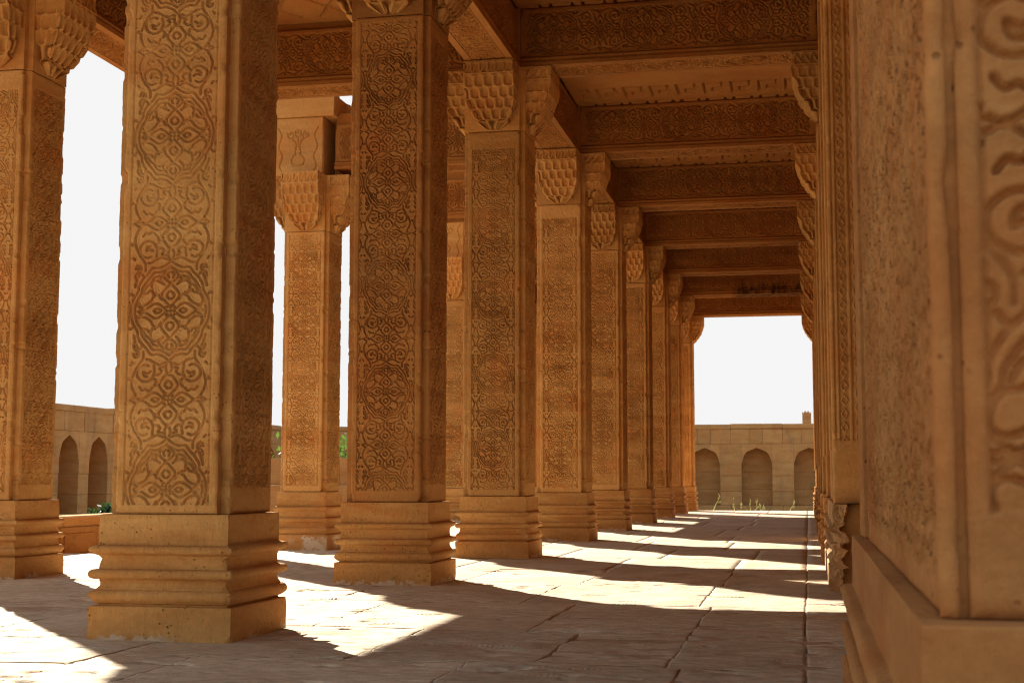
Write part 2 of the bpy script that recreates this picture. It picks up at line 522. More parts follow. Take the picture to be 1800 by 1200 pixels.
def ring_mesh(name, prof, hx, hy, seed, n=26, chipped=0.012, noise_amt=0.0011, cap=True):
    """square or oblong base: a profile of (z, offset from top block) swept round a rectangle of half sizes hx, hy"""
    zs = []
    for (za, oa), (zb, ob) in zip(prof[:-1], prof[1:]):
        k = max(1, int((zb - za) / 0.03))
        for t in range(k):
            zs.append((za + (zb - za) * t / k, oa + (ob - oa) * t / k))
    zs.append(prof[-1])
    t = np.linspace(-1, 1, n + 1)[:-1]
    per = np.concatenate([np.stack([t, -np.ones(n)], 1), np.stack([np.ones(n), t], 1), np.stack([-t, np.ones(n)], 1), np.stack([-np.ones(n), -t], 1)])
    nxt = np.zeros((len(per), 2)); nxt[:n] = (0, -1); nxt[n:2 * n] = (1, 0); nxt[2 * n:3 * n] = (0, 1); nxt[3 * n:] = (-1, 0)
    for k in range(4):
        nxt[k * n] = np.array([(-1, -1), (1, -1), (1, 1), (-1, 1)][k]) * 1.0
    V = []; q = np.arange(len(per))
    ang = np.arctan2(per[:, 1], per[:, 0])
    cornerd = np.minimum(np.abs(np.abs(per[:, 0]) - 1), 9) + np.abs(np.abs(per[:, 1]) - 1)
    corner = np.exp(-(cornerd / 0.06) ** 2)
    for z, o in zs:
        p = per * np.array([hx + o, hy + o])
        w = (fbm(per[:, 0] * 3 + per[:, 1] * 7 + 5, z * 12 + 0 * ang, seed, 4) - 0.5)
        ch = np.clip(fbm(per[:, 0] * 4 + 7 * per[:, 1], z * 40 + 0 * ang, seed + 4, 4) - 0.60, 0, 1) * 4 * corner
        p = p + nxt * (w * noise_amt * 2)[:, None] - per * (ch * chipped)[:, None]
        V.append(np.c_[p, np.full(len(per), z)])
    m = len(per)
    mb = MB()
    fs = []
    for r in range(len(zs) - 1):
        for k in range(m):
            a = r * m + k; b = r * m + (k + 1) % m
            fs.append((a, b, b + m, a + m))
    if cap:
        fs.append(tuple((len(zs) - 1) * m + k for k in range(m)))
    mb.add(np.concatenate(V), fs)
    return mb.mesh(name)

REL = [(z, o - 0.262) for z, o in PROF]
BASE = [ring_mesh("plinth_%s" % s, REL, .262, .262, 11 * k + 3, chipped=(0.010 if k == 1 else 0.006)) for k, s in enumerate(("a", "b", "c"))]

# ------------------------------------------------------------------ stalactite bracket (front faces -y, hangs from z=0.52 down to 0)
def bracket_mesh(name, PW=0.2, PP=0.205, H=0.505):
    rows = [0.0, 0.075, 0.15, 0.225, 0.305, 0.395]      # tier joints from the bottom; frieze above
    fr = 0.395
    nv = 84
    vs = np.linspace(0, H, nv)
    def p_of(v):                                        # stepped outward reach
        s = np.clip(v / fr, 0, 1)
        return PP * (1 - (1 - s) ** 1.7) * 0.97 + 0.006
    def w_of(v):
        s = np.clip(v / (fr * 0.72), 0, 1)
        return PW * (0.08 + 0.92 * np.sqrt(np.clip(1 - (1 - s) ** 1.6, 0, 1)))
    def tier(v):
        for i in range(5):
            if v < rows[i + 1]:
                return i, (v - rows[i]) / (rows[i + 1] - rows[i])
        return 5, 0
    ns, nf = 22, 56
    P = np.zeros((ns * 2 + nf, nv, 3))
    sidet = np.linspace(0, 1, ns, endpoint=False); ft = np.linspace(-1, 1, nf)
    for j, v in enumerate(vs):
        i, t = tier(v)
        if i < 5:
            hi_p, lo_p = p_of(rows[i + 1]), p_of(rows[i]); hi_w, lo_w = w_of(rows[i + 1]), w_of(rows[i])
        else:
            hi_p = lo_p = PP; hi_w = lo_w = PW
        cell = 0.077
        def niche(s, off):                              # 0 in the rib, 1 in the hollow
            if i == 5:
                return np.zeros_like(s)
            a = np.abs(((s / cell + off + 0.5 * (i % 2)) % 1.0) - 0.5) * 2      # 0 mid, 1 edge
            arch = np.where(t < 0.55, 0.80, 0.80 * np.sqrt(np.clip(1 - ((t - 0.55) / 0.42) ** 2, 0, 1)))
            return np.clip((arch - a) / 0.16, 0, 1)
        g = t ** 3 if i < 5 else 1
        front_s = ft * hi_w
        nf_ = niche(front_s, 0.5)
        side_s = sidet * hi_p
        ns_ = niche(side_s, 0.0)
        hollow = (1 - g) * 0.85 + 0.22 * (1 if 0.05 < t < 0.9 else 0)
        # ribs follow a slope between the tiers, hollows stay back
        rib_p = lo_p + (hi_p - lo_p) * min(1.0, 0.35 + t); rib_w = lo_w + (hi_w - lo_w) * min(1.0, 0.35 + t)
        dp = (rib_p - lo_p * 0.97) * hollow + 0.006; dw = (rib_w - lo_w * 0.97) * hollow + 0.006
        if i == 5:
            dp = dw = 0
        fz = 0
        if i == 5:
            zz = (v - fr)
            inb = 0.018 < zz < 0.092
            def fret(s):
                k = (s / 0.064) % 1.0
                bar = np.abs(k - 0.5) > 0.42
                dg = np.abs(k - (zz - 0.018) / 0.074 * 0.7 - 0.15) < 0.12
                return np.where(inb & ~(bar | dg), 0.016, 0.0) + (0.006 if 0.100 < zz < 0.106 or zz < 0.005 else 0)
            yfr = -(PP) + fret(front_s + 0.2); xs_side = PW - fret(side_s + 0.01)
        else:
            yfr = -(rib_p - dp * nf_); xs_side = rib_w - dw * ns_
        y_side = -sidet * (rib_p if i < 5 else PP)
        P[:ns, j, 0] = -xs_side; P[:ns, j, 1] = y_side
        P[ns:ns + nf, j, 0] = ft * (rib_w if i < 5 else PW); P[ns:ns + nf, j, 1] = yfr
        P[ns + nf:, j, 0] = xs_side[::-1]; P[ns + nf:, j, 1] = y_side[::-1]
        P[:, j, 2] = v
    lid = P[:, -1:, :].copy(); lid[:, 0, 1] = 0
    bot = P[:, :1, :].copy(); bot[:, 0, 1] = 0; bot[:, 0, 0] *= 0.3
    P = np.concatenate([bot, P, lid], 1)
    return grid_mesh(name, P, hard_border=False)
BRACKET = bracket_mesh("bracket")

# ------------------------------------------------------------------ shared column pieces
Z0, Z1, Z2, Z3, ZO = 0.466, 3.31, 3.83, 4.31, 3.72      # top of base, top of shaft, soffit, ceiling
HS = Z1 - Z0 - 0.003
SLABS = [carved_slab("carved_panel_%s" % "abcd"[k], 0.41, HS, 0.04,
                     panel_depth(0.41, HS, Z0 + 0.0015, scale=(.00053, .000622, .00056, .00050)[k], zphase=(1.41, 1.237, 1.10, 1.33)[k],
                                 mz=((0.05, 0.032, 0.065, 0.04)[k], (0.13, 0.09, 0.03, 0.06)[k]), seed=50 * k + 1), 0.0029, seed=40 * k + 2) for k in range(4)]
PAIRED = carved_slab("chiselled_panel", 0.41, HS, 0.04, panel_depth(0.41, HS, Z0, scale=0.00046, depth=0.012, zphase=1.1, mz=(0.1, 0.1), seed=9), 0.0036, seed=77)

def cruciform(z0, z1, w=0.245, n=0.04, b=0.0):
    a = w - n
    poly = [(-a, -w), (a, -w), (a, -a), (w, -a), (w, a), (a, a), (a, w), (-a, w), (-a, a), (-w, a), (-w, -a), (-a, -a)]
    mb = MB(); mb.prism(poly, 'z', z0, z1)
    return mb
CORE = MB(); CORE.box(-.205, .205, -.205, .205, Z0, Z1); CORE = CORE.mesh("core")
mbc = cruciform(Z1 + 0.003, Z2 - 0.004); CAPB = mbc.mesh("capital_block")
mbi = MB(); mbi.bbox(-.198, .198, -.198, .198, Z2, Z3 - .003, 0.004); IMPOST = mbi.mesh("impost")

def column(xc, yc, label, group, k=0, base_drop=0.0, zcap=None, zo=None, brackets=(0, 1, 2, 3), panels=(0, 1, 2, 3)):
    """rz index: 0 faces -y, 1 faces +x, 2 faces +y, 3 faces -x"""
    zo = zo or ZO
    r = thing("stone_column", label, "column", (xc, yc, 0), group)
    b = obj("moulded_base", BASE[k % 3], M_BASE, r)
    b.rotation_euler.z = (k % 4) * math.pi / 2
    if base_drop:
        b.scale.z = (Z0 + base_drop) / Z0; b.location.z = -base_drop
    obj("shaft", CORE, M_COL, r)
    for i in panels:
        me = SLABS[(k % 3 + 3 * (k in (4, 6, 9))) % 4 if i == 0 else (k + 1) % 4] if i % 2 == 0 else (PAIRED if k % 2 == 0 or i == 1 else SLABS[k % 4])
        obj("carved_panel", me, M_COL, r, (0, 0, 0), i * math.pi / 2).location = (0.205 * math.sin(i * math.pi / 2), -0.205 * math.cos(i * math.pi / 2), Z0 + 0.0015)
    cp = obj("capital", CAPB, M_COL, r)
    for i in brackets:
        obj("bracket", BRACKET, M_COL, cp, (0.2435 * math.sin(i * math.pi / 2), -0.2435 * math.cos(i * math.pi / 2), Z1 + 0.012), i * math.pi / 2)
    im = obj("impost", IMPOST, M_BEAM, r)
    if zcap:                                   # lower, taller capital of the outer row
        f = (zcap - Z0) / (Z1 - Z0)
        for ch in r.children:
            if ch.name.startswith(("carved_panel", "shaft")):
                ch.scale.z = f; ch.location.z = Z0 * (1 - f) if ch.name.startswith("shaft") else Z0 + .0015
        g = (zo - .004 - zcap) / (Z2 - .004 - Z1 - .003)
        cp.scale.z = g; cp.location.z = zcap + .003 - (Z1 + .003) * g
        im.scale.z = (Z3 - zo) / (Z3 - Z2); im.location.z = zo - Z2 * im.scale.z
    return r

XI = -2.081 - 0.286                           # inner colonnade axis
XO = -4.65 - 0.286                            # outer colonnade axis
YC = [2.06, 4.96, 7.80, 10.65, 13.70, 16.58, 19.49, 22.25, 24.75, 27.05]
YC = [y + 0.286 for y in YC]
NTH = ["", "first", "second", "third", "fourth", "fifth", "sixth", "seventh", "eighth", "ninth"]
INNER = {
 0: "carved sandstone column of the inner row standing outside the frame beside the camera",
 1: "big front carved column with two deep medallions and white salt stains on its plinth",
 2: "dark weathered carved column standing just behind the big front one, sooty near its capital",
 3: "third column of the inner row, brown blotch on its base moulding, full stalactite capital above",
 4: "fourth column of the inner row, small dark knot holes low on its carved face",
 5: "fifth column of the inner row along the walkway, narrow carved face",
 6: "sixth column of the inner row along the walkway, dark moulded base end",
 7: "seventh column of the inner row, only a thin carved strip of it showing",
 8: "eighth column of the inner row, last but one before the bright opening",
 9: "last column of the inner row, with sunlit edge beside the bright far opening",
}
OUTER = {
 0: "outer row column standing outside the frame on the left",
 1: "column at the left edge of the photo with stalactite capital and shaded carved side",
 2: "outer row column hidden behind the big front carved column",
 3: "first porch column, hidden behind the big front carved column",
 4: "pale outer column with vase carved block over its capital, between the two front columns",
 5: "porch column hidden behind the dark second column",
 6: "slim pale outer column seen in the gap beside the third inner column",
 7: "outer row column beyond the porch, hidden behind the third inner column",
 8: "outer row column beyond the porch, hidden behind the inner columns",
 9: "outer row corner column at the far end of the platform, hidden behind inner columns",
}
inner, outer = [], []
for k, y in enumerate(YC):
    inner.append(column(XI, y, INNER[k], "carved columns along the walkway", k, zcap={8: 3.27, 9: 3.18}.get(k), zo={8: 3.79, 9: 3.70}.get(k)))
outer_x = {4: XO - 0.09}
for k, y in enumerate(YC):
    if k == 2 and False:
        continue
    outer.append(column(outer_x.get(k, XO), y, OUTER[k], "columns of the outer row", k + 1, base_drop=0.12 if k in (4, 5) else 0.0, zcap=3.13))
# the second column is darker and stained
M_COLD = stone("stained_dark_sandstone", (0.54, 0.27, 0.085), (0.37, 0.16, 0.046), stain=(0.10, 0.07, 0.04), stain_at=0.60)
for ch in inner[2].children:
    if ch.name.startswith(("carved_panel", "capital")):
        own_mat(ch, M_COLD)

# raised porch blocks over the outer capitals 3..6
def porch_block(r, k):
    x, y = r.location.x, r.location.y
    mb = MB()
    mb.bbox(-.36, .18, -.235, .25, ZO + .002, 4.33)
    b = obj("upper_block", mb.mesh("upper_block"), M_COL, r)
    def vase(X, Z):                            # a vase with three tulips, cut as outlines
        L = [[(0, .10), (.05, .105), (.07, .15), (.055, .195), (.022, .225), (.034, .25), (.02, .275), (.03, .30)], [(.012, .30), (.03, .35), (.065, .385)],
             [(.065, .385), (.05, .42), (.075, .46), (.09, .43), (.115, .445), (.105, .40), (.065, .385)], [(0, .30), (0, .40)],
             [(0, .40), (.028, .42), (.03, .465), (.012, .45), (0, .475)], [(.16, .02), (.20, .10), (.17, .20), (.21, .30), (.18, .42), (.22, .50)]]
        D = np.full(X.shape, 9.)
        for ln in L:
            c = catmull(ln, 5)
            for p, q in zip(c[:-1], c[1:]):
                e = q - p
                t = np.clip(((np.abs(X) - p[0]) * e[0] + (Z - p[1]) * e[1]) / max(e @ e, 1e-9), 0, 1)
                D = np.minimum(D, np.hypot(np.abs(X) - p[0] - t * e[0], Z - p[1] - t * e[1]))
        return .014 * np.clip((1 - D / .009) * 1.5, 0, 1) + .012 * np.clip(1 - np.abs(Z - .235 - .02 * X) / .003, 0, 1) * .5
    obj("vase_panel", carved_slab("vase_panel", .53, 4.325 - ZO, .02, vase, .005, seed=14 + k), M_COL, b, (-.09, -.233, ZO + .004))
    mp = MB(); mp.bbox(-.46, .30, -.275, .27, 4.332, 4.56)
    obj("plate", mp.mesh("plate"), M_COL, r)
    mw = MB()
    prof = [(.19, ZO + .01), (.52, ZO + .01), (.52, 4.36), (.47, 4.42), (.40, 4.47), (.35, 4.53), (.305, 4.55), (.305, 4.328), (.19, 4.328)]
    mw.prism([(a, z) for a, z in prof], 'y', .10, .32)
    obj("side_wing", mw.mesh("side_wing"), M_COL, r)
    mt = MB(); mt.bbox(-.3, .2, -.2, .2, 4.563, 5.6)
    obj("upper_post", mt.mesh("upper_post"), M_COL, r)
for k in (3, 4, 5, 6):
    for ch in list(outer[k].children):
        if ch.name.startswith("impost"):
            bpy.data.objects.remove(ch)
    porch_block(outer[k], k)

# ------------------------------------------------------------------ beams
def beam_face_depth(W, H):
    def f(X, Z):
        a = arabesque((Z - H / 2) / 0.00068, X / 0.00068 + 200) * 0.018
        m = np.clip((W / 2 - 0.05 - np.abs(X)) / 0.01, 0, 1) * np.clip((Z - 0.012) / 0.006, 0, 1) * np.clip((H - 0.035 - Z) / 0.006, 0, 1)
        return a * m
    return f
def soffit_depth(W, H):
    def f(X, Z):
        a = arabesque((Z - H / 2) / 0.00056, X / 0.00056) * 0.03
        m = np.clip((W / 2 - 0.10 - np.abs(X)) / 0.02, 0, 1) * np.clip((H / 2 - 0.012 - np.abs(Z - H / 2)) / 0.006, 0, 1)
        return a * m
    return f
BCACHE = {}
def beam_parts(L):
    L = 2.3 if L < 2.36 else 2.55
    key = L
    if key not in BCACHE:
        mb = MB(); mb.box(-L / 2, L / 2, -.135, .135, Z2 + .038, Z3 + .12)
        fs = MB()
        for s in (-1, 1):
            pr = [(s * .135, Z2 + .004), (s * .189, Z2 + .004), (s * .189, Z2 + .035), (s * .176, Z2 + .042), (s * .176, Z2 + .052), (s * .186, Z2 + .060), (s * .186, Z2 + .070), (s * .160, Z2 + .082), (s * .135, Z2 + .082)]
            fs.prism(pr, 'x', -L / 2, L / 2)
        HF = Z3 - Z2 - .084
        BCACHE[key] = (mb.mesh("beam_body"), fs.mesh("fascia"), carved_slab("carved_face", L, HF, .03, beam_face_depth(L, HF), .0062, seed=5, rough=.0015),
                       carved_slab("carved_soffit", L, .262, .034, soffit_depth(L, .262), .0045, seed=6, rough=.0015))
    return BCACHE[key]

def beam(xc, yc, L, rz, label, group, mat=None, soff=None, drop=0.0):
    mat = mat or M_BEAM
    body, fas, face, sof = beam_parts(L)
    r = thing("stone_beam", label, "beam", (xc, yc, -drop), group, rz)
    for nm, me, loc, rot in (("body", body, (0, 0, 0), (0, 0, 0)), ("fascia", fas, (0, 0, 0), (0, 0, 0)),
                             ("carved_face", face, (0, -.135, Z2 + .083), (0, 0, 0)), ("carved_face", face, (0, .135, Z2 + .083), (0, 0, math.pi)),
                             ("carved_soffit", sof, (0, .131, Z2 + .037), (math.pi / 2, 0, 0))):
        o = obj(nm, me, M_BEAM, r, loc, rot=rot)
        o.scale.x = L / (2.3 if L < 2.36 else 2.55)
        if mat is not M_BEAM:
            own_mat(o, mat)
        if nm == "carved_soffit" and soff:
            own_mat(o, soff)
    return r

WX = 0.13                                     # face of the wall pilasters
G1, G2, G3, G4 = "cross beams over the walkway", "beams along the inner colonnade", "cross beams over the outer aisle", "beams along the outer row"
for k, y in enumerate(YC):
    L = WX - (XI + .19)
    lab = {0: "cross beam over the walkway above the camera, outside the frame", 1: "cross beam over the walkway at the big front column, outside the frame",
           2: "cross beam over the walkway at the dark second column, outside the frame",
           3: "nearest cross beam in view, across the photo top with a soot edged soffit",
           9: "last plain cross beam right above the bright far opening"}.get(k, "%s cross beam over the walkway, at the %s inner column" % (NTH[k - 2] if k > 2 else "", NTH[k]))
    if k == 8:
        lab = "cross beam with black soot on its face, last but one before the far opening"
    beam((XI + .19 + WX) / 2, y, round(L, 2) - .004, 0, lab, G1, M_SOOT if k == 8 else None, M_SOOT2 if k == 3 else None, drop={8: .04, 9: .13}.get(k, 0))
    L2 = (XI - .19) - (XO + .19)
    beam((XI + XO) / 2, y, round(L2, 2) - .004, 0, "cross beam over the outer aisle between the %s inner and outer columns" % (NTH[k] or "unseen"), G3, drop=.05)
for k in range(9):
    ya, yb = YC[k] + .19, YC[k + 1] - .19
    beam(XI, (ya + yb) / 2, round(yb - ya, 2) - .004, math.pi / 2, "inner row carved beam from %s to %s column" % (NTH[k] or "unseen", NTH[k + 1]), G2)
    if k not in (3, 4, 5):
        beam(XO, (ya + yb) / 2, round(yb - ya, 2) - .004, math.pi / 2, "carved beam along the outer row between its %s and %s columns" % (NTH[k] or "unseen", NTH[k + 1]), G4, drop=Z2 - ZO)

# upper beam and roof of the porch
mb = MB(); mb.bbox(-.2, .2, YC[3] - .3, YC[6] + .3, 5.602, 6.0)
t = thing("porch_beam", "high beam over the raised porch posts, above the frame", "beam", (XO, 0, 0), None, 0, mb.mesh("porch_beam")); t.data.materials.append(M_BEAM)

# ------------------------------------------------------------------ ceiling and roof
def fret_depth(W, H):
    def f(X, Z):
        p = 0.255
        u = (X + W / 2 + .02) % p / p; v = ((np.minimum(Z, H - Z) - .15) % (p * 2)) / (p * 2)
        r = np.zeros_like(X)
        def seg(u0, u1, v0, v1):
            return ((u > u0) & (u < u1) & (v > v0) & (v < v1)).astype(float)
        for s in ((.12, .86, .12, .2), (.12, .2, .12, .86), (.12, .86, .78, .86), (.78, .86, .45, .86), (.42, .86, .45, .53), (.42, .5, .3, .53), (.78, .86, .12, .28), (.42, .7, .3, .37)):
            r = np.maximum(r, seg(*s))
        mid = np.abs(Z - H / 2) < H / 2 - .12; r = r * (np.minimum(Z, H - Z) < .66) * (np.abs(X) < W / 2 - .1)
        e = np.abs(((X + Z * .577) % .42) - .21); g = np.abs(((X - Z * .577) % .42) - .21)
        hexa = ((e < .014) | (g < .014)) & mid
        return np.where(W > 2.3, np.maximum(r, 0) * .036, hexa * .03 + r * 0)
    return f
ceil_o = structure(thing("ceiling", "", "", (0, 0, 0)))
del ceil_o["label"]; del ceil_o["category"]
bw = (WX + .05) - (XI + .17)
CEI = carved_slab("ceiling_slab", bw, 2.55, .12, fret_depth(bw, 2.55), .0095, seed=3, rough=.002, chip=0)
bo = (XI - .17) - (XO + .17)
CEO = carved_slab("aisle_ceiling_slab", bo, 2.55, .12, fret_depth(bo, 2.55), .0115, seed=4, rough=.002, chip=0)
for k in range(9):
    ya, yb = YC[k] + .15, YC[k + 1] - .15
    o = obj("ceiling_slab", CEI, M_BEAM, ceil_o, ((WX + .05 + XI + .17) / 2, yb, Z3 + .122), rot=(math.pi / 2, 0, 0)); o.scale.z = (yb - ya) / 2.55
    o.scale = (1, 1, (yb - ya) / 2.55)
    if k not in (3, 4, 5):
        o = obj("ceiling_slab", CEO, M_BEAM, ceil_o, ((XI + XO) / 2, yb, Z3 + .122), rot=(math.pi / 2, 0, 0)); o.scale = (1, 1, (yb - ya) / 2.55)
mb = MB()
mb.box(XI - .2, 1.6, YC[0] - .3, YC[9] + .6, Z3 + .13, Z3 + .40)
mb.box(XO - .75, XI - .205, YC[0] - .3, YC[3] - .2, Z3 + .132, Z3 + .40)
mb.box(XO - .75, XI - .205, YC[6] + .2, YC[9] + .6, Z3 + .132, Z3 + .40)
mb.box(XO - .4, XI - .1, YC[3] - .3, YC[6] + .3, 6.003, 6.25)
mb.box(XI - .19, XI + .19, YC[3] - .2, YC[6] + .2, Z3 + .402, 6.0)
structure(obj("roof", mb.mesh("roof"), M_BEAM))

# ------------------------------------------------------------------ right hand wall: piers and pilasters
def pier(x0, x1, y0, y1, label, seed, top=Z3):
    r = thing("wall_pier", label, "pier", (x0, y0, 0))
    hx, hy = (x1 - x0) / 2 + .025, (y1 - y0) / 2 + .06
    b = obj("moulded_plinth", ring_mesh("pier_plinth", REL, hx, hy, seed, n=90, chipped=.015, noise_amt=.0018), M_PIER, r, ((x1 - x0) / 2, (y1 - y0) / 2, 0))
    return r
# near pier, out of focus at the right edge
PX, PY0, PY1 = 0.121, 1.437, 3.50
near = pier(PX, 1.15, PY0, PY1, "big near pier filling the right edge, blurred, with carved scroll panel and moulded plinth", 31)
mb = MB()
mb.box(.035, 1.02, .0135, PY1 - PY0 - .03, Z0 - .01, Z3 + .1)
obj("core", mb.mesh("pier_core"), M_PIER, near)
HP = Z3 - Z0
def worn_strip(X, Z):
    return .004 * np.clip(fbm(X * 30, Z * 9, 4, 4) - .5, 0, 1) * 3
o = obj("corner_strip", carved_slab("corner_strip", .019, HP, .013, worn_strip, .004, seed=61, chip=.002), M_PIER, near, (.0095, .013, Z0 + .001))
WPN = .30
obj("carved_panel", carved_slab("near_scroll", WPN, HP, .014, panel_depth(WPN, HP, Z0, scale=.00060, depth=.013, margin=.023, mz=(.1, .1), zphase=.62, seed=71), .0028, seed=62, chip=.002), M_PIER, near, (.0285 + WPN / 2, .015, Z0 + .001))
# walkway side of the near pier: chiselled carving between plain strips
LY = 1.70
def side_depth(X, Z):
    a = arabesque(X / .00056 + 60, Z / .00056) * .026
    m = np.clip((LY / 2 - .03 - np.abs(X)) / .006, 0, 1) * np.clip((Z - .03) / .02, 0, 1)
    rows = np.clip(1 - np.abs(((Z - .25) % .62) - .31) / .008, 0, 1) * .006 * (Z < .9)
    pits = np.clip((vn(X * 38, Z * 20, 15) - .62) * 5, 0, 1) * np.clip((vn(X * 9, Z * 6, 19) - .5) * 4, 0, 1) * .012
    return np.maximum(a, pits) * m + rows
obj("carved_panel", carved_slab("near_side", LY, HP, .034, side_depth, .0048, seed=63, chip=.004), M_PIER, near, (.036, .014 + LY / 2, Z0 + .001), -math.pi / 2)
mb = MB()
mb.bbox(-.004, .028, 1.86, 2.03, Z0 + .001, Z3, .006)
mb.bbox(.012, .029, 1.735, 1.80, Z0 + .001, Z3, .005)
obj("edge_strip", mb.mesh("edge_strip"), M_PIER, near)
mb = MB(); mb.bbox(.0, .03, 1.742, 1.80, 1.28, 1.31, .004)
obj("stone_nib", mb.mesh("stone_nib"), M_PIER, near)

# second pier beyond the doorway, chipped plinth, banded front
mid = thing("wall_pier", "second pier past the doorway with diamond chain bands and a broken plinth", "pier", (.13, 7.95, 0))
mb = MB(); mb.box(.02, .95, .03, 2.30, 0.0, Z3 + .1)
obj("core", mb.mesh("mid_core"), M_COL, mid)
def bands(X, Z):
    x = X + .16
    d = np.zeros_like(X)
    c1 = (x > .045) & (x < .095)
    q = np.abs(np.abs((x - .07) / .022) + np.abs(((Z % .075) - .0375) / .034) - .8)
    d = np.where(c1, np.where(q < .2, 0.0, .012), d)
    c2 = (x > .115) & (x < .18)
    w = np.abs(x - .1475 - .018 * np.sin(Z * 2 * math.pi / .16))
    w2 = np.abs(x - .1475 + .018 * np.sin(Z * 2 * math.pi / .16))
    d = np.where(c2, np.where((w < .006) | (w2 < .006), 0.0, .012), d)
    g = np.clip(1 - np.abs(x - .025) / .006, 0, 1) * .012
    keep = np.clip((Z - .34) / .01, 0, 1)
    return d * keep + g * keep
obj("banded_panel", carved_slab("banded_panel", .32, Z3 - Z0, .03, bands, .0042, seed=91, chip=.006), M_COL, mid, (.16, .03, Z0 + .002))
mb = MB(); mb.bbox(.004, .022, .04, .34, Z0 + .3, Z3, .005); mb.bbox(-.008, .012, .42, .62, Z0 + .3, Z3, .005)
obj("edge_strip", mb.mesh("mid_edge"), M_COL, mid)
# broken plinth: ragged block with the moulding profile showing on its broken end
def broken_plinth():
    nz_, ny_ = 70, 40
    P = np.zeros((ny_ * 2, nz_, 3))
    zs = np.linspace(0, Z0, nz_)
    off = np.interp(zs, [z for z, _ in REL], [o for _, o in REL])
    for j, z in enumerate(zs):
        prof = .004 + off[j] * 1.0
        a = (fbm(np.array([z * 11.]), np.array([1.7]), 5, 4)[0] - .5)
        for i in range(ny_):
            t_ = i / (ny_ - 1)
            rag = (fbm(np.array([z * 20.]), np.array([t_ * 8]), 8, 4)[0] - .5)
            back = np.clip((.80 + .25 * a - t_) / .06, 0, 1)          # beyond the broken lip the stone is lost
            P[i, j] = (-prof + (1 - t_) * .33 + .02 * rag * (1 - back), -.06 + .05 * a + .05 * rag + .22 * back, z)
            P[ny_ + i, j] = (-prof + .006 * rag * (1 - t_), -.06 + .05 * a + .01 + t_ * 2.3, z)
    lid = P[:, -1:, :].copy(); lid[:, 0, 0] = .4; lid[:, 0, 1] = np.maximum(lid[:, 0, 1], .04)
    return grid_mesh("broken_plinth", np.concatenate([P, lid], 1), hard_border=False, smooth=False)
M_BREAK = stone("pale_broken_sandstone", (0.78, 0.52, 0.27), (0.66, 0.40, 0.18), bump=0.8)
o = obj("broken_plinth", broken_plinth(), M_BREAK, mid); o["label"] = "pale broken plinth end with ragged moulded edge"

# wall behind, and the pilasters that carry the cross beams
mb = MB(); mb.box(.42, .95, 10.28, YC[9] + .45, 0, Z3 + .12)
wall = thing("chamber_wall", "inner tomb wall running behind the pilasters on the right", "wall", (0, 0, 0), None, 0, mb.mesh("chamber_wall")); wall.data.materials.append(M_COL)
mb = MB(); mb.box(.9, 1.2, PY1 - .1, 8.0, 0, Z3 + .12)
wall2 = thing("doorway_wall", "shaded wall set back inside the doorway between the two near piers", "wall", (0, 0, 0), None, 0, mb.mesh("doorway_wall")); wall2.data.materials.append(M_COL)
mb = MB(); mb.bbox(.0, .29, -.23, .23, Z0, Z3, .01); mb.bbox(-.018, .001, -.14, .14, Z0 + .3, Z1 - .05, .006); mb.bbox(.05, .289, -.34, .34, Z0, Z3 - .01, .01)
PIL = mb.mesh("pilaster_shaft")
PPL = ring_mesh("pilaster_base", REL, .19, .30, 47, n=16, chipped=.02)
for k in (2, 3, 4, 5, 6, 7, 8, 9):
    if k == 2:
        r = thing("wall_bracket", "stalactite bracket on the near wall carrying the beam above the frame", "bracket", (WX, YC[2], 0))
        obj("bracket", BRACKET, M_COL, r, (0.02, 0, Z1 + .012), -math.pi / 2)
        continue
    lab = {3: "nearest wall pilaster with a stalactite bracket at the top right of the ceiling", 9: "last wall pilaster beside the bright far opening, its bracket cutting the sky"}.get(
        k, "%s wall pilaster and bracket on the right, facing the %s inner column" % (NTH[k - 2], NTH[k]))
    r = thing("wall_pilaster", lab, "pilaster", (WX, YC[k], 0), "pilasters along the right wall")
    obj("shaft", PIL, M_COL, r)
    obj("moulded_base", PPL, M_BASE, r, (.19 - .055 + .03, 0, 0))
    obj("bracket", BRACKET, M_COL, r, (0.002, 0, Z1 + .012 - {8: .04, 9: .13}.get(k, 0)), -math.pi / 2)

